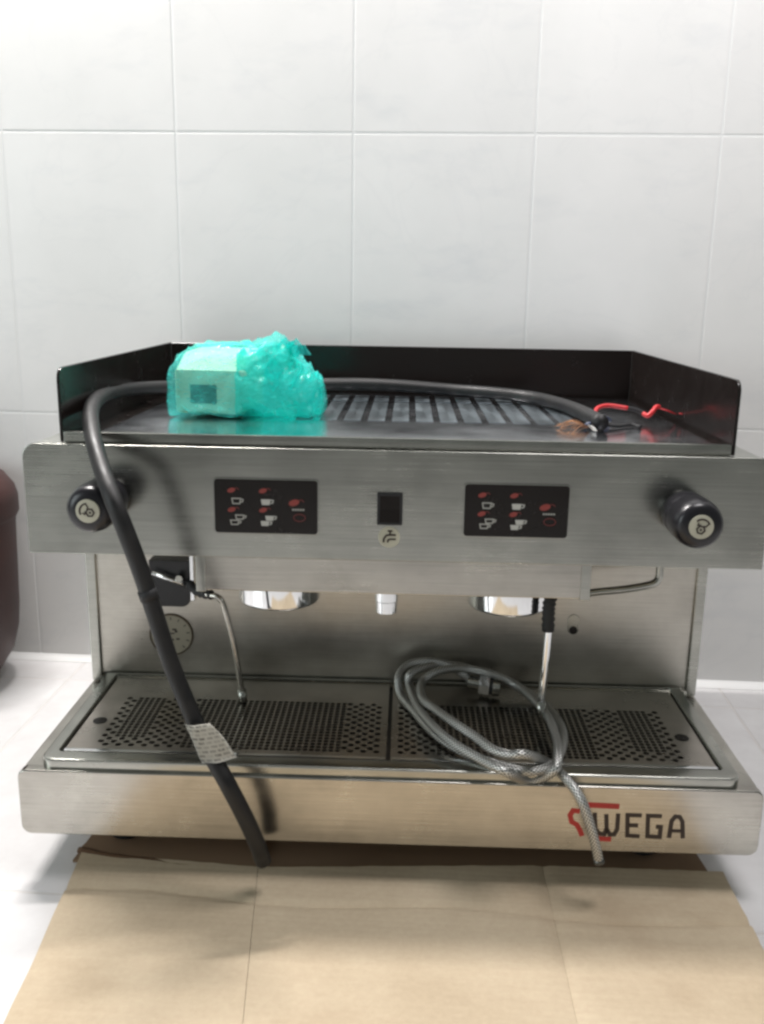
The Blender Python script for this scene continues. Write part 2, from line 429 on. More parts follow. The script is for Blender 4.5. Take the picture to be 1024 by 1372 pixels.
obj('tray_pan', box(-.3335, .3335, .021, .213, Z1+.0006, Z1+.0016), DARK, m)
def grid(sign):
    """perforated plate: cells with or without a hole; sign -1 = left half, 1 = right half"""
    p = .0066; x0, x1, y0, y1, zt = .0022, .3305, .0248, .2085, ZT-.0032
    fr = lambda x, y: abs(at_z(x, y, ZT).x)
    c0, c1, c2, c3, c4, c5 = [abs(at_z(x, 937, ZT).x) for x in (167, 184, 219, 272, 466, 513)]   # outline of hole fields from outside in
    ya, yb = at_z(345, 1001, ZT).y, at_z(345, 935, ZT).y
    nu = int(round((c0-c5)/p)); nv = int(round((yb-ya)/p)); p_u = (c0-c5)/nu; p_v = (yb-ya)/nv
    b = bmesh.new(); cache = {}
    def V(x, y, z):
        k = (round(x*1e5), round(y*1e5), round(z*1e5))
        if k not in cache: cache[k] = b.verts.new((sign*x, y, z))
        return cache[k]
    def face(*vs_):
        try: b.faces.new(vs_)
        except ValueError: pass
    xs = [x0]+[c5+i*p_u for i in range(nu+1)]+[x1]; ys = [y0]+[ya+j*p_v for j in range(nv+1)]+[y1]
    for i in range(len(xs)-1):
        for j in range(len(ys)-1):
            a, c, d, e = xs[i], xs[i+1], ys[j], ys[j+1]
            inner = 0 < i < len(xs)-2 and 0 < j < len(ys)-2; cx, cy = (a+c)/2, (d+e)/2; hole = 0
            if inner:
                dense = (c4 < cx < c3) is False and (c2 < cx < c1) or (c4 < cx < c3)
                if c2 < cx < c1 and cy < ya+(yb-ya)*.18: dense = False
                if dense: hole = .40
                elif (i+j) % 2 == 0: hole = .46
                if cx > c1 and (cy-ya)/(yb-ya) > .86: hole = hole if (i+j) % 2 == 0 else 0
            if not hole: face(V(a, d, zt), V(c, d, zt), V(c, e, zt), V(a, e, zt)); continue
            oc = [V(a, d, zt), V(c, d, zt), V(c, e, zt), V(a, e, zt)]
            rx, ry = hole*(c-a), hole*(e-d); k = .5
            ic = [(cx-rx*k, cy-ry), (cx+rx*k, cy-ry), (cx+rx, cy-ry*k), (cx+rx, cy+ry*k), (cx+rx*k, cy+ry), (cx-rx*k, cy+ry), (cx-rx, cy+ry*k), (cx-rx, cy-ry*k)]
            it = [V(x, y, zt) for x, y in ic]; ib = [V(x, y, zt-.0015) for x, y in ic]
            for q in range(4):
                face(oc[q], oc[(q+1) % 4], it[2*q+1], it[2*q]); face(oc[(q+1) % 4], it[(2*q+2) % 8], it[2*q+1])
            for q in range(8): face(it[q], it[(q+1) % 8], ib[(q+1) % 8], ib[q])
    # outer edge turned down
    for s, e in (((x0, y0), (x1, y0)), ((x1, y0), (x1, y1)), ((x1, y1), (x0, y1)), ((x0, y1), (x0, y0))):
        a1 = b.verts.new((sign*s[0], s[1], zt)); a2 = b.verts.new((sign*e[0], e[1], zt)); a3 = b.verts.new((sign*e[0], e[1], zt-.006)); a4 = b.verts.new((sign*s[0], s[1], zt-.006)); b.faces.new((a1, a2, a3, a4))
    return b
for s in (-1, 1):
    o = obj('drip_grid', grid(s), GRIDM, m, False)
    q = at_z(134, 962, ZT) if s < 0 else at_z(914, 985, ZT)
    obj('finger_hole', prism(circ(q.x, q.y, .0075), ZT-.0031, ZT-.0026, 'z'), BLACKG, o)
    b = box(*sorted((s*.0028, s*.3300)), .0252, .0300, ZT-.0031, ZT-.0012, .0006, 2)
    obj('grid_lip', b, CHROME, o, 35)
# backsplash and body
VS = .2185
STEEL3 = mat('dull_steel', rough=.3, metal=1, build=steel_build((.46, .435, .39), (.60, .575, .52), .27, .40))
obj('back_panel', box(-.360, .360, VS, .235, Z1+.003, .33, .001, 1), STEEL3, m)
for s in (-1, 1):
    obj('side_column', box(*sorted((s*.3525, s*.3645)), VS-.004, .46, Z1+.0006, .3275, .0015, 2), STEEL, m, 35)
    obj('side_panel', box(*sorted((s*.3605, s*.3635)), .30, .505, .070, .4385, .001, 1), STEEL, m)
obj('rear_panel', box(-.360, .360, .500, .503, .060, .438, .001, 1), STEEL, m)
obj('back_ledge', prism([(VS-.0015, Z1+.001), (VS-.012, Z1+.001), (VS-.012, Z1+.006), (VS-.0015, Z1+.010)], -.3515, .3515, 'x'), STEEL, m)
# upper housing with control face
VP, ZP0, ZP1, WP = .0622, .3281, .4395, .3647
obj('front_fascia', prism(rrect(-WP, WP, ZP0, ZP1, (.001, .001, .013, .013)), VP, VP+.008, 'y', .0026, 4), STEEL, m, 35)
obj('housing', prism(rrect(-WP+.0015, WP-.0015, ZP0+.001, ZP1-.0008, (.001, .001, .012, .012)), VP+.006, .505, 'y'), STEEL, m, 35)
# group cover below the fascia
obj('group_cover', box(-.2005, .2005, .082, .2170, .2862, .3275, .0015, 2), STEEL2, m, 35)
for s in (-1, 1):
    obj('cover_end', box(*sorted((s*.1915, s*.2018)), .0805, .2160, .2850, .3270, .001, 2), STEEL, m, 35)
for u in (-.1235, .1255):
    gh = obj('group_head', lathe([(0, .257), (.030, .257), (.034, .2595), (.0425, .2600), (.0445, .263), (.0445, .292), (0, .292)], 48, c=(u, .140, 0)), CHROME, m, 35)
    obj('shower_screen', lathe([(0, .2555), (.027, .2555), (.028, .257), (0, .257)], 32, c=(u, .140, 0)), STEEL2, gh, 35)
obj('water_spout', lathe([(0, .2540), (.0075, .2540), (.0115, .2550), (.0115, .2670), (.0125, .2680), (.0125, .290), (0, .290)], 28, c=(-.0062, .120, 0)), CHROME, m, 35)

PADRED = mat('pad_red_print', (.27, .045, .038), .45)
# control pads
def pad(x0, x1, y0, y1, flip):
    a = at_v(x0, (y0+y1)/2, VP).x; c = at_v(x1, (y0+y1)/2, VP).x; xm = (x0+x1)/2
    zt = at_v(xm, y0, VP).z; zb = at_v(xm, y1, VP).z
    rim = obj('control_pad', prism(rrect(a-.0014, c+.0014, zb-.0014, zt+.0014, (.004,)*4), VP-.0012, VP+.001, 'y', .0005, 2), STEEL, m, 35)
    obj('pad_face', prism(rrect(a, c, zb, zt, (.0032,)*4), VP-.0024, VP-.0010, 'y', .0004, 2), BLACKG, rim, 35)
    W, H = c-a, zt-zb; yy = VP-.0024
    X = lambda f: a+W*f
    Z = lambda f: zt-H*f
    def swirl(fx, fz, mm=PADRED, k=.72):
        b = bmesh.new(); r = .0042*k
        pts = [(X(fx)+r*1.25*math.cos(t)*(1 if math.cos(t) > 0 else 1.1), Z(fz)+r*.8*math.sin(t)+.25*r*math.cos(t)) for t in [2*math.pi*q/14 for q in range(14)]]
        poly(b, pts, yy); obj('selection_mark', b, mm, rim)
        b = bmesh.new(); ribbon(b, [(X(fx)+r*1.0, Z(fz)+r*.6), (X(fx)+r*1.9, Z(fz)+r*.75), (X(fx)+r*2.4, Z(fz)+r*.2)], .0009, yy); obj('selection_mark', b, DRED, rim)
    def cup(cx, cz, w_, h_, solid, name='cup_icon'):
        b = bmesh.new(); x, z = X(cx), Z(cz)
        pts = [(x-w_/2, z+h_/2), (x+w_/2, z+h_/2), (x+w_*.40, z-h_/2), (x-w_*.40, z-h_/2)]
        if solid: poly(b, pts, yy)
        else: ribbon(b, pts+[pts[0]], .0011, yy)
        ribbon(b, [(x+w_*.52, z+h_*.38), (x+w_*.78, z+h_*.32), (x+w_*.72, z-h_*.12), (x+w_*.48, z-h_*.2)], .0010, yy)
        obj(name, b, WHITEP if solid else GREYP2, rim)
    for fz_ in (.20, .56):
        for fx in (.17, .475): swirl(fx, fz_)
    cup(.215, .40, .0085, .0052, False); cup(.50, .41, .0095, .0056, True)
    cup(.245, .70, .0080, .0040, False); cup(.195, .80, .0080, .0042, False)
    cup(.535, .71, .0085, .0048, True); cup(.490, .81, .0085, .0048, True)
    swirl(.775, .41, PADRED, .95)
    b = bmesh.new()
    for q in range(5): poly(b, rrect(X(.755)+q*.0025, X(.755)+q*.0025+.0018, Z(.555), Z(.525), (.0001,)*4, 1), yy)
    obj('pad_lettering', b, GREYP2, rim)
    b = bmesh.new(); ribbon(b, circ(X(.825), Z(.69), .0058, 16, .0036)+[(X(.825)+.0058, Z(.69))], .0009, yy); obj('selection_mark', b, DRED, rim)
GREYP2 = mat('light_grey_print', (.40, .40, .37), .45)
pad(288, 426, 642.5, 714, 1); pad(622, 761.5, 649.5, 719, -1)
# rocker switch and round tap badge
a, c = at_v(505.5, 681, VP), at_v(539.5, 681, VP); zt, zb = at_v(522, 660, VP).z, at_v(522, 703, VP).z
sw = obj('rocker_switch', prism(rrect(a.x, c.x, zb, zt, (.001,)*4, 2), VP-.0028, VP+.001, 'y', .0006, 2), BLACKP, m, 35)
obj('rocker', prism([(VP-.0022, zb+.003), (VP-.0058, zb+.0035), (VP-.0034, (zb+zt)/2), (VP-.0030, zt-.003), (VP-.0022, zt-.003)], a.x+.0028, c.x-.0028, 'x'), BLACKG, sw)
q = at_v(521.5, 719.5, VP)
bd = obj('tap_badge', prism(circ(q.x, q.z, .0108, 32), VP-.0009, VP+.0005, 'y', .0003, 1), CREAM, m, 35)
b = bmesh.new(); k = .0108; Y = VP-.0009
ribbon(b, [(q.x-.50*k, q.z-.50*k), (q.x-.48*k, q.z-.15*k), (q.x-.25*k, q.z+.18*k), (q.x+.10*k, q.z+.22*k), (q.x+.62*k, q.z+.22*k)], .0020, Y)
ribbon(b, [(q.x-.12*k, q.z-.50*k), (q.x-.10*k, q.z-.28*k), (q.x+.05*k, q.z-.18*k), (q.x+.62*k, q.z-.18*k)], .0018, Y)
ribbon(b, [(q.x+.08*k, q.z+.25*k), (q.x+.08*k, q.z+.62*k)], .0018, Y); ribbon(b, [(q.x-.15*k, q.z+.60*k), (q.x+.30*k, q.z+.60*k)], .0016, Y)
obj('tap_icon', b, BROWNP, bd)
# steam knobs
def knob(u, z, rot):
    f = VP-.0022-.0015
    L0 = .0602
    prof = [(0, 0), (.0175, 0), (.0205, -.004), (.0225, -.012), (.0228, -.024), (.0216, -.0265), (.0216, -.0285), (.0232, -.031), (.0232, -.048), (.0218, -.0565), (.0185, -.0605), (.0132, -.0620), (0, -.0622)]
    kb = obj('steam_knob', lathe([(r_, VP+h_) for r_, h_ in prof], 40, 'y', (u, 0, z)), KNOBM, m, 50)
    yf = VP-.0622
    fc = obj('knob_badge', lathe([(0, yf+.001), (.0112, yf+.001), (.0112, yf-.0008), (.0104, yf-.0013), (0, yf-.0013)], 32, 'y', (u, 0, z)), CREAM, kb, 40)
    b = bmesh.new(); Y = yf-.0013
    cs, sn = math.cos(rot), math.sin(rot)
    T = lambda p: (u+.0104*(p[0]*cs-p[1]*sn), z+.0104*(p[0]*sn+p[1]*cs))
    ribbon(b, [T((.70*math.cos(t), .70*math.sin(t))) for t in [R(95+q*14) for q in range(9)]], .0016, Y)
    ribbon(b, [T(p) for p in ((-.10, .62), (.05, .35), (-.05, .15))], .0012, Y)
    hx = [T((.22+.36*math.cos(R(60*q)), -.12+.36*math.sin(R(60*q)))) for q in range(6)]
    ribbon(b, hx+[hx[0]], .0015, Y); poly(b, [T((.22+.12*math.cos(R(60*q)), -.12+.12*math.sin(R(60*q)))) for q in range(6)], Y)
    ribbon(b, [T((-.45, -.15)), T((-.25, -.30)), T((-.20, .0))], .0011, Y)
    obj('steam_icon', b, BROWNP, kb)
knob(-.2805, .3882, 0); knob(.2805, .3862, R(-75))
# lettering and mark on the base front
def F(x, y): q = at_v(x, y, 0); return (q.x, q.z)
b = bmesh.new(); lw = .0042
def stroke(pts, wd=lw): ribbon(b, [F(*p) for p in pts], wd, 0.0)
stroke([(797, 1089), (798, 1110), (803, 1117), (810, 1117.5), (813, 1110)]); stroke([(812.5, 1091), (813, 1110), (817, 1118), (823, 1118), (827, 1111), (828.5, 1090)])
stroke([(860, 1092.5), (841, 1092), (840.5, 1119.5), (857, 1120.5)]); stroke([(842, 1105.5), (855, 1106)])
stroke([(887, 1093.5), (868.5, 1093), (867.5, 1120.5), (884, 1121.5), (885.5, 1108), (879, 1107.5)])
stroke([(896.5, 1122.5), (900, 1100), (905, 1094), (911, 1094.5), (914.5, 1101), (915, 1123)]); stroke([(899, 1113), (914, 1113.5)], .0034)
obj('lettering', b, BROWNP, m)
b = bmesh.new()
stroke([(780, 1079), (790, 1078.5), (830, 1080.5)], .0056); stroke([(802, 1123.5), (819, 1124.5)], .0050)
stroke([(777, 1087), (768, 1086), (764, 1092), (766, 1101), (773, 1105), (777, 1112), (780, 1120)], .0050)
obj('emblem', b, RED, m)

# gauge window, slot, valve block on the back panel
q = at_v(230, 850, VS)
gg = obj('pressure_gauge', lathe([(0, VS-.0008), (.0248, VS-.0008), (.0249, VS-.0024), (.0262, VS-.0024), (.0266, VS), (0, VS)], 40, 'y', (q.x, 0, q.z)), mat('gauge_ring', (.13, .10, .07), .35, .8), m, 35)
obj('gauge_face', prism(circ(q.x, q.z, .0246, 40), VS-.0016, VS-.0009, 'y'), mat('gauge_cream', (.30, .27, .205), .4, 0, .5), gg)
b = bmesh.new(); Y = VS-.0016
for k in range(11):
    t = R(225-27*k); ribbon(b, [(q.x+.019*math.cos(t), q.z+.019*math.sin(t)), (q.x+.0225*math.cos(t), q.z+.0225*math.sin(t))], .0010, Y)
for dx, dz, ww, hh in ((.004, .007, .005, .002), (.006, .0045, .003, .0025), (.001, .002, .006, .0015), (.008, -.005, .004, .002), (.0015, -.006, .003, .002), (-.008, .003, .004, .002)):
    poly(b, rrect(q.x+dx-ww/2, q.x+dx+ww/2, q.z+dz-hh/2, q.z+dz+hh/2, (.0002,)*4, 1), Y)
obj('gauge_print', b, BROWNP, gg)
q = at_v(768.5, 836, VS)
sl = obj('sight_slot', prism(rrect(q.x-.0068, q.x+.0068, q.z-.013, q.z+.012, (.0066,)*4, 5), VS-.0012, VS+.001, 'y', .0004, 1), STEEL, m, 35)
obj('slot_hole', prism(circ(q.x, q.z-.0075, .0050, 20), VS-.0018, VS-.0010, 'y'), BLACKG, sl)
vb = obj('valve_block', prism(rrect(-.280, -.2335, .2305, .286, (.008, .010, .001, .001)), VS-.035, VS-.0005, 'y', .002, 2), BLACKP, m, 35)
b = prism(rrect(-.2305, -.2260, .2420, .300, (.001,)*4, 2), VS-.045, VS-.0008, 'y', .0005, 1); obj('valve_bracket', b, CHROME, vb, 35)
a, c = at_v(204, 767, VS-.042), at_v(252, 785, VS-.042)
obj('valve_lever', sweep([a, a.lerp(c, .5), c], .0026, 8), CHROME, vb, True)
b = lathe([(0, VS-.046), (.004, VS-.046), (.0042, VS-.040), (.0036, VS-.034), (0, VS-.034)], 16, 'y', (-.243, 0, .268)); obj('valve_screw', b, STEEL, vb, 35)
# steam wands
VW = .150
def wp(x, y, v=VW): return at_v(x, y, v)
lw_ = obj('steam_wand', sweep(spline([wp(262, 791, .165), wp(278, 797, .155), wp(292, 800), wp(300, 812), wp(310, 850), wp(318, 890), wp(325, 930)], 6), .0034, 10), STEEL2, m, True)
obj('wand_joint', sweep(spline([wp(254, 782, .175), wp(262, 791, .165), wp(275, 796, .158), wp(284, 797, .154)], 5), lambda s, f: .0050+.0008*math.sin(s*900), 12), RUBBER, lw_, True)
b = sweep([wp(324.5, 924), wp(325.5, 938), wp(325.8, 941)], lambda s, f: .0052 if f < .85 else .0035, 12); obj('wand_tip', b, STEEL, lw_, True)
rw = obj('steam_wand', sweep(spline([wp(737, 806, .100), wp(736, 830, .100), wp(731.5, 880, .100), wp(724.5, 950, .100)], 6), .0040, 12), CHROME, m, True)
obj('wand_grip', sweep(spline([wp(738, 800, .100), wp(735.5, 815, .100), wp(734.5, 845, .100)], 8), lambda s, f: .0066+.0008*math.sin(s*1100), 14), RUBBER, rw, True)
obj('wand_tip', sweep([wp(725.4, 940, .100), wp(724.5, 955, .100), wp(724.3, 960, .100)], lambda s, f: .0050 if f < .8 else .0036, 12), STEEL, rw, True)
obj('water_pipe', sweep(spline([wp(780, 796, .17), wp(800, 793, .17), wp(840, 789, .17), wp(872, 783, .17), wp(882, 776, .17), wp(884, 762, .17), wp(884, 745, .17)], 6), .0042, 12), STEEL, m, True)

# top: cup tray, front rail, gallery
ZG, ZGT, WG, VG0, VG1 = .4398, .5123, .329, .0706, .505
obj('front_rail', box(-WG+.0035, WG-.0035, VG0, VG0+.006, ZG, ZG+.0105, .001, 2), STEEL, m, 35)
obj('tray_edge', box(-WG+.0035, WG-.0035, VG0+.0065, VG1-.006, ZG, ZG+.0045, .0005, 1), BLACKG, m)
ct = obj('cup_tray', box(-.298, .316, VG0+.0068, VG1-.020, ZG+.0048, ZG+.0068, .0006, 2), TRAYM, m, 35)
ZC = ZG+.0068
ub = [at_z(x, 568, ZC).x for x in (436, 464, 496, 528, 562, 597, 632, 667, 700)]
pitch_u = (ub[-1]-ub[0])/(len(ub)-1)
for k in range(-1, 11):
    u = ub[0]+k*pitch_u
    for v0, v1 in ((.215, .385), (.400, .455)):
        obj('tray_rib', box(u-.0096, u+.0096, v0, v1, ZC-.0004, ZC+.0006, .0005, 2), RIBM, ct, 35)
for k in range(-6, 10):
    u = ub[0]+k*pitch_u
    obj('tray_slot', box(u-.009, u+.009, VG0+.0105, VG0+.0145, ZC-.0004, ZC+.0012, .0005, 1), RIBM, ct)
for s in (-1, 1):
    pts = rrect(VG0, VG1, ZG, ZGT, (.001, .001, .001, .012), 6)
    obj('gallery_side', prism(pts, *sorted((s*WG, s*(WG-.0032))), 'x', .0008, 2), BLACKG, m, 35)
obj('gallery_back', box(-WG+.0035, WG-.0035, VG1-.0032, VG1, ZG, ZGT-.0002, .0006, 1), BLACKG, m)

# ------------------------------------------------------------------ thick black power cable
def C3(x, y, v): return L(at_v(x, y, v))
def CZ(x, y, z): return L(at_z(x, y, z))
pc = empty('power_cable', loc=L((-.28, .02, .42)))
tag(pc, 'thick black power cable draped over the left front of a machine down to the cardboard', 'cable')
def P(o, name, bm_, mt, sm=True):
    ob = obj(name, bm_, mt, None, sm); ob.parent = o; ob.matrix_parent_inverse = Matrix.Translation(-o.location); return ob
ZS = ZC+.0098
path = [CZ(806, 566, ZS), CZ(785, 555, ZS), CZ(755, 543, ZS), CZ(715, 533, ZS), CZ(660, 526.5, ZS+.002), CZ(600, 522, ZS+.003), C3(540, 517, .440), C3(480, 514.5, .440), C3(420, 515, .43), C3(330, 517, .42), C3(250, 518, .39),
        C3(195, 520, .33), C3(155, 524, .255), C3(131, 534, .17), C3(122, 552, .11), C3(124, 582, .055), C3(134, 620, .018), C3(150, 665, -.016), C3(168, 710, -.022), C3(187, 760, -.02), C3(207, 820, -.018), C3(228, 885, -.020), C3(252, 945, -.024), C3(277, 1000, -.028), C3(305, 1050, -.038), C3(331, 1100, -.038), C3(346, 1134, -.033), C3(350, 1146, -.028), C3(353, 1154, -.025)]
P(pc, 'sheath', sweep(spline(path, 8), .0081, 18), CABLE)
jp = [C3(196.5, 790, -.019), C3(199, 797, -.019), C3(201, 803, -.019)]
P(pc, 'sleeve_edge', sweep(jp, .0087, 18), RUBBER)
# sticker flag round the cable
a0 = C3(262, 968, -.0375); tdir = (C3(283, 1012, -.0385)-a0).normalized(); side = Vector((math.cos(MYAW), math.sin(MYAW), 0)); side = (side-tdir*side.dot(tdir)).normalized(); nv_ = side.cross(tdir)
if nv_.y > 0: nv_ = -nv_
def label_b(nt, p):
    t = coords(nt, (1, 1, 1), 'UV')
    br = N(nt, 'ShaderNodeTexBrick'); br.inputs['Scale'].default_value = 1; br.inputs['Mortar Size'].default_value = .028; br.inputs['Brick Width'].default_value = .24; br.offset = .37; br.inputs['Color1'].default_value = (.20, .19, .17, 1); br.inputs['Color2'].default_value = (.62, .60, .54, 1); br.inputs['Mortar'].default_value = (.70, .68, .62, 1)
    br.inputs['Row Height'].default_value = .11; nt.links.new(t, br.inputs['Vector'])
    n = noise_n(nt, t, 14, 4, .6)
    nt.links.new(mixc(nt, ramp(nt, n, [(.38, 0.1), (.52, .9)]), (.66, .64, .58), br.outputs['Color']), p.inputs['Base Color'])
LABEL = mat('paper_label', (.66, .64, .58), .6, 0, .3, label_b)
b = bmesh.new(); uvl = b.loops.layers.uv.verify(); gridv = {}
for i in range(13):
    for j in range(9):
        s_, t_ = i/12, j/8
        xx = -.013+.029*s_+.003*t_+.006*(t_-.5)*(1 if t_ > .5 else 2)*(s_-.3); d = -.0012+.0095*(1-math.exp(-((xx-.001)/.012)**2))*-1.0
        pnt = a0+side*(xx+.001*math.sin(t_*5))+tdir*(-.002+.042*t_+.008*s_)+nv_*(.0035+d*.75+.0012*math.sin(s_*7+t_*3))
        gridv[i, j] = b.verts.new(pnt)
for i in range(12):
    for j in range(8):
        f = b.faces.new((gridv[i, j], gridv[i+1, j], gridv[i+1, j+1], gridv[i, j+1]))
        for lp, (ii, jj) in zip(f.loops, ((i, j), (i+1, j), (i+1, j+1), (i, j+1))): lp[uvl].uv = (ii/12, jj/8)
r_ = bmesh.ops.solidify(b, geom=b.faces[:], thickness=.0004)
P(pc, 'paper_label', b, LABEL)
# bare wire ends
P(pc, 'red_wire', sweep(spline([CZ(801, 564, ZC+.006), C3(798, 556, .215), C3(799, 549, .222), C3(805, 545, .23), C3(818, 543.5, .235), C3(841, 547, .235)], 7), .0024, 10), REDW)
P(pc, 'black_wire', sweep(spline([C3(840, 547, .235), C3(852, 549, .237), C3(864, 554.5, .235)], 6), .0024, 10), RUBBER)
P(pc, 'red_wire', sweep(spline([C3(862, 554, .235), C3(868, 557, .23), C3(874, 552, .23), C3(879, 545.5, .235), C3(883, 545, .24)], 6), .0026, 10), REDW)
P(pc, 'thin_red_wire', sweep(spline([C3(881, 546, .24), C3(897, 551, .24), CZ(915, 558, ZC+.003), CZ(940, 561, ZC+.004), L((.322, .24, ZC+.012))], 6), .0008, 8), REDW)
P(pc, 'blue_wire', sweep(spline([CZ(800, 566, ZC+.007), CZ(790, 568, ZC+.006), CZ(783, 571, ZC+.003)], 6), .0022, 10), BLUEW)
P(pc, 'blue_wire', sweep(spline([CZ(803, 563, ZC+.009), CZ(812, 560.5, ZC+.008), CZ(817, 563, ZC+.003)], 6), .0022, 10), BLUEW)
P(pc, 'black_wire', sweep(spline([CZ(806, 567, ZC+.006), CZ(826, 571, ZC+.003), CZ(846, 569, ZC+.003), CZ(858, 572, ZC+.0025)], 6), .0020, 10), RUBBER)
b = bmesh.new()
for k in range(15):
    a = CZ(789+random.uniform(-2, 2), 572+random.uniform(-1, 1.5), ZC+.003); e = CZ(756+random.uniform(-12, 14), 576+random.uniform(-7, 7), ZC+random.uniform(.001, .006))
    mid = a.lerp(e, .5)+Vector((random.uniform(-.004, .004), random.uniform(-.005, .005), random.uniform(.001, .007)))
    mid.z = max(mid.z, ZC+.001)
    sweep(spline([a, mid, e], 4), .00038, 5, bm=b)
P(pc, 'copper_strands', b, COPPER)
b = bmesh.new()
for k in range(9):
    a = CZ(786+random.uniform(-1, 1), 567+random.uniform(-1, 1), ZC+.005); e = CZ(798+random.uniform(-3, 4), 576+random.uniform(-3, 2), ZC+random.uniform(.001, .003))
    sweep(spline([a, a.lerp(e, .5)+Vector((-.002, 0, random.uniform(0, .003))), e], 4), .0005, 5, bm=b)
P(pc, 'tinned_strands', b, TIN)

# ------------------------------------------------------------------ braided hose coiled on the drip grid
def braid_b(nt, p):
    tc = N(nt, 'ShaderNodeTexCoord'); sp = N(nt, 'ShaderNodeSeparateXYZ'); nt.links.new(tc.outputs['UV'], sp.inputs[0])
    def wave(sgn):
        a = N(nt, 'ShaderNodeMath', operation='MULTIPLY'); a.inputs[1].default_value = 9.0*sgn; nt.links.new(sp.outputs['X'], a.inputs[0])
        c = N(nt, 'ShaderNodeMath', operation='MULTIPLY'); c.inputs[1].default_value = 260.0; nt.links.new(sp.outputs['Y'], c.inputs[0])
        d = N(nt, 'ShaderNodeMath', operation='ADD'); nt.links.new(a.outputs[0], d.inputs[0]); nt.links.new(c.outputs[0], d.inputs[1])
        e = N(nt, 'ShaderNodeMath', operation='MULTIPLY'); e.inputs[1].default_value = 2*math.pi; nt.links.new(d.outputs[0], e.inputs[0])
        s = N(nt, 'ShaderNodeMath', operation='SINE'); nt.links.new(e.outputs[0], s.inputs[0]); return s.outputs[0]
    mx = N(nt, 'ShaderNodeMath', operation='MAXIMUM'); nt.links.new(wave(1), mx.inputs[0]); nt.links.new(wave(-1), mx.inputs[1])
    c = ramp(nt, mx.outputs[0], [(.30, (.11, .115, .11)), (.9, (.85, .85, .82))])
    nt.links.new(c, p.inputs['Base Color']); bump(nt, mx.outputs[0], p, .6, .0006)
    p.inputs['Coat Weight'].default_value = .6; p.inputs['Coat Roughness'].default_value = .15
BRAID = mat('braided_hose', (.4, .4, .4), .3, .9, .5, braid_b)
bh = empty('braided_hose', loc=L((.09, .12, .14)))
tag(bh, 'grey braided water hose coiled on the right half of the drip tray', 'hose')
HR = .0048; ZH = ZT+HR-.001
def hq(x, y, dz=0.0, v=None):   # point of the coil seen at (x, y): lying on the grid, or leaning at depth v
    return C3(x, y, v) if v is not None else CZ(x, y, ZH+dz)
hp = [hq(632, 914, v=.188), hq(620, 903, v=.190), hq(600, 891, v=.195), hq(572, 886, v=.198), hq(547, 891, v=.196), hq(534, 908, v=.182), hq(538, 932), hq(555, 953), hq(580, 981), hq(612, 1003), hq(645, 1017), hq(685, 1030, .001), hq(715, 1033, .002), hq(741, 1024), hq(754, 1000), hq(753, 975), hq(736, 951),
      hq(712, 931, .002), hq(676, 912, v=.190), hq(640, 899, v=.198), hq(604, 891, v=.207), hq(570, 894, v=.186), hq(550, 904, v=.176), hq(549, 920, .010), hq(560, 946, .010), hq(578, 970, .012), hq(605, 994, .012), hq(640, 1015, .012), hq(678, 1034, .012), C3(702, 1045, .004), C3(724, 1043, .006), hq(744, 1030, .004), hq(748, 1008, .011), hq(744, 985, .010), hq(735, 962, .012),
      hq(716, 938, .013), hq(690, 917, v=.178), hq(655, 902, v=.184), hq(620, 896, v=.190), hq(588, 899, v=.172), hq(566, 914, v=.160), hq(566, 935, .020), hq(583, 950, .020), hq(608, 968, .022), hq(635, 986, .022), hq(660, 1004, .022), hq(682, 1011, .023), hq(706, 1011, .024), C3(735, 1023, .024), C3(760, 1045, -.006), C3(778, 1070, -.022), C3(788, 1096, -.027), C3(796, 1124, -.028), C3(803, 1155, -.026)]
P(bh, 'hose', sweep(spline(hp, 10), HR, 16, uvs=True), BRAID)
e0, e1 = hp[-1], hp[-2]; dr = (e0-e1).normalized()
P(bh, 'hose_end', sweep([e0-dr*.004, e0+dr*.0006], HR+.0005, 16), BRAID)
P(bh, 'hose_bore', sweep([e0+dr*.0004, e0+dr*.0010], HR*.6, 16), RUBBER)
n0 = hq(632, 914, v=.188); n1 = C3(671, 930, .180); n1.z = max(n1.z, ZT+.010)
dn = (n1-n0).normalized(); ln = (n1-n0).length
P(bh, 'ferrule', sweep([n0-dn*.004, n0+dn*.010], .0080, 20), STEEL, 40)
P(bh, 'hex_nut', sweep([n0+dn*.010, n0+dn*.022], .0118, 6), CHROME, False)
P(bh, 'gasket', sweep([n0+dn*.022, n0+dn*.026], .0098, 20), RUBBER, 40)
P(bh, 'end_fitting', sweep([n0+dn*.026, n0+dn*.027, n0+dn*.034], lambda s, f: .0112 if f < .9 else .0100, 20), STEEL, 40)

# ------------------------------------------------------------------ boxed part wrapped in a teal plastic bag on the tray
U = lambda x, v=.20: at_v(x, 540, v).x
ZB = ZC+.0022
u0, u1 = U(220), U(431)
bxm = empty('white_carton', MM @ Matrix.Translation((-.205, .255, ZB)) @ Matrix.Rotation(R(-4), 4, 'Z'))
tag(bxm, 'small cream cardboard box with a dark printed label seen through the teal plastic bag', 'box')
BOXM = mat('cream_card', (.58, .57, .42), .55)
obj('box_body', prism([(-.044, .003), (.044, .003), (.044, .071), (-.006, .069), (-.044, .051)], -.043, .040, 'x', .007, 3), BOXM, bxm, 35)
obj('box_label', prism(rrect(-.024, .006, .014, .035, (.001,)*4, 1), -.0446, -.0440, 'y'), mat('dark_label', (.012, .014, .012), .5), bxm)
bag = empty('teal_plastic_bag', MM @ Matrix.Translation(((u0+u1)/2, .25, ZB)))
tag(bag, 'crumpled translucent teal plastic bag wrapped round a box on top of the machine', 'plastic bag')
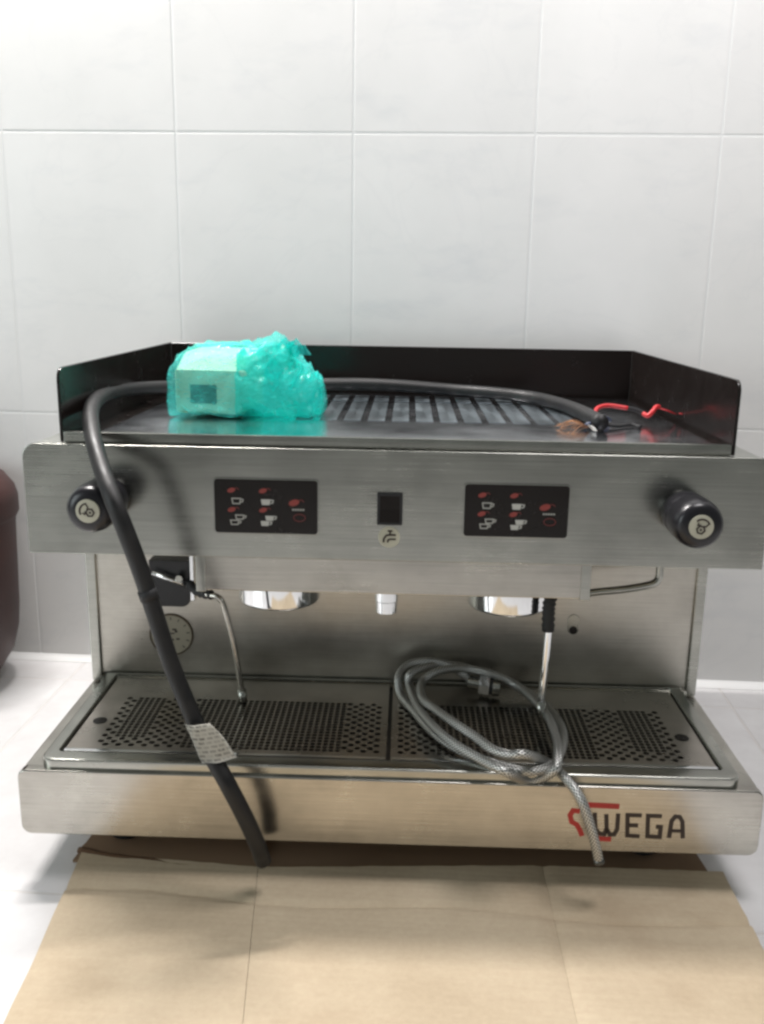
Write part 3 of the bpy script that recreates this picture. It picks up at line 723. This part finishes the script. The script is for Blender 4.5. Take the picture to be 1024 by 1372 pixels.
def bag_b(k_tr, colr, tint):
    def f(nt, p):
        p.inputs['Base Color'].default_value = (*colr, 1); p.inputs['Roughness'].default_value = .22
        n = noise_n(nt, coords(nt), 60, 2, .5); n2 = noise_n(nt, coords(nt, (1, 1, 2.2)), 120, 2, .5)
        p.inputs['Roughness'].default_value = .10; bb = bump(nt, n, p, .45, .005)
        tr = N(nt, 'ShaderNodeBsdfTransparent'); tr.inputs['Color'].default_value = (*tint, 1)
        tl = N(nt, 'ShaderNodeBsdfTranslucent'); tl.inputs['Color'].default_value = (*colr, 1); nt.links.new(bb.outputs[0], tl.inputs['Normal'])
        m1 = N(nt, 'ShaderNodeMixShader'); m1.inputs[0].default_value = .45
        m2 = N(nt, 'ShaderNodeMixShader')
        mr = N(nt, 'ShaderNodeMapRange'); mr.inputs['From Min'].default_value = .3; mr.inputs['From Max'].default_value = .7
        mr.inputs['To Min'].default_value = k_tr-.07; mr.inputs['To Max'].default_value = k_tr+.07
        nt.links.new(n2, mr.inputs['Value']); nt.links.new(mr.outputs[0], m2.inputs[0])
        out = nt.nodes['Material Output']
        nt.links.new(p.outputs[0], m1.inputs[1]); nt.links.new(tl.outputs[0], m1.inputs[2])
        nt.links.new(m1.outputs[0], m2.inputs[1]); nt.links.new(tr.outputs[0], m2.inputs[2]); nt.links.new(m2.outputs[0], out.inputs['Surface'])
    return f
FILM = mat('teal_film', (.03, .62, .55), .22, 0, .6, bag_b(.68, (.14, .86, .80), (.80, .99, .975)))
FILM2 = mat('teal_film_bunched', (.02, .55, .5), .25, 0, .6, bag_b(.55, (.04, .80, .75), (.55, .97, .94)))
TOP = [(0, .050), (.03, .062), (.12, .075), (.20, .080), (.38, .080), (.52, .080), (.60, .084), (.66, .089), (.72, .083), (.80, .068), (.88, .052), (.945, .043), (.97, .034), (1, .022)]
DEP = [(0, .046), (.04, .052), (.4, .054), (.6, .052), (.8, .046), (.93, .034), (1, .014)]
def interp(tb, x):
    for (a, fa), (c, fc) in zip(tb, tb[1:]):
        if x <= c: return fa+(fc-fa)*(x-a)/(c-a)
    return tb[-1][1]
def bagmesh(s0, s1, shrink, crump, seed, freq=13):
    b = bmesh.new(); nu, nc = 96, 90; rings = []; Wd = u1-u0
    for i in range(nu+1):
        s = s0+(s1-s0)*i/nu; h = interp(TOP, s)*shrink*.93; d = interp(DEP, s)*shrink; ring = []
        e = min(1, (i/nu)/.03, (1-i/nu)/.03)**.5 if i not in (0, nu) else 0
        for k in range(nc):
            t = 2*math.pi*k/nc; cx, sz = math.cos(t), math.sin(t); pw = .55 if s < .5 else .8
            y = d*math.copysign(abs(cx)**pw, cx)*(.25+.75*e); z = h/2+(h/2)*math.copysign(abs(sz)**pw, sz)*(.25+.75*e)
            p = Vector((-Wd/2+Wd*s, y, z)); amp = crump*(.60+.40*min(1, max(0, (s-.28)/.3)))
            q = p*freq+Vector((seed, seed*2, 0))
            q = q+Vector((noise.noise(p*14+Vector((seed, 0, 5))),)*3)*1.2
            n1 = 1-2*abs(noise.noise(q)); n2 = 1-2*abs(noise.noise(q*2.3+Vector((9, 3, 1)))); n3 = noise.noise(q*4.8)
            dd = amp*(n1*.70+n2*.48+n3*.14-.42)
            nr = Vector((0.25*(s-.5), cx*h/2/max(d, .01), sz)).normalized()
            p += nr*dd
            if p.z < .0: p.z = .0006*abs(noise.noise(q*5))
            ring.append(b.verts.new(p))
        rings.append(ring)
    for A, B in zip(rings, rings[1:]):
        for k in range(nc): b.faces.new((A[k], A[(k+1) % nc], B[(k+1) % nc], B[k]))
    b.faces.new(rings[0][::-1]); b.faces.new(rings[-1]); return b
obj('film', bagmesh(0, 1, 1, .0165, 3.1, 15), FILM, bag, True)
obj('bunched_film', bagmesh(.44, .97, .88, .020, 8.7, 22), FILM2, bag, True)
b = bmesh.new()   # loose gathered tuft at the top right
for k in range(7):
    a = U(370+random.uniform(-18, 24))-(u0+u1)/2; zz = .060+random.uniform(-.01, .010)
    gv = {}
    ang = random.uniform(0, 3.1); 
    for i in range(9):
        for j in range(6):
            s_, t_ = i/8-.5, j/5
            fold = .0055*math.sin(s_*16+k*2+t_*2)
            x = a+math.cos(ang)*s_*.034*(1-.4*t_)-math.sin(ang)*fold; y = -.02+math.sin(ang)*s_*.034+math.cos(ang)*fold+random.uniform(-.001, .001); z = zz+t_*.018*(1-abs(s_)*.9)+random.uniform(-.0012, .0012)
            gv[i, j] = b.verts.new((x, y, z))
    for i in range(8):
        for j in range(5): b.faces.new((gv[i, j], gv[i+1, j], gv[i+1, j+1], gv[i, j+1]))
obj('gathered_film', b, FILM2, bag, True, normals=False)
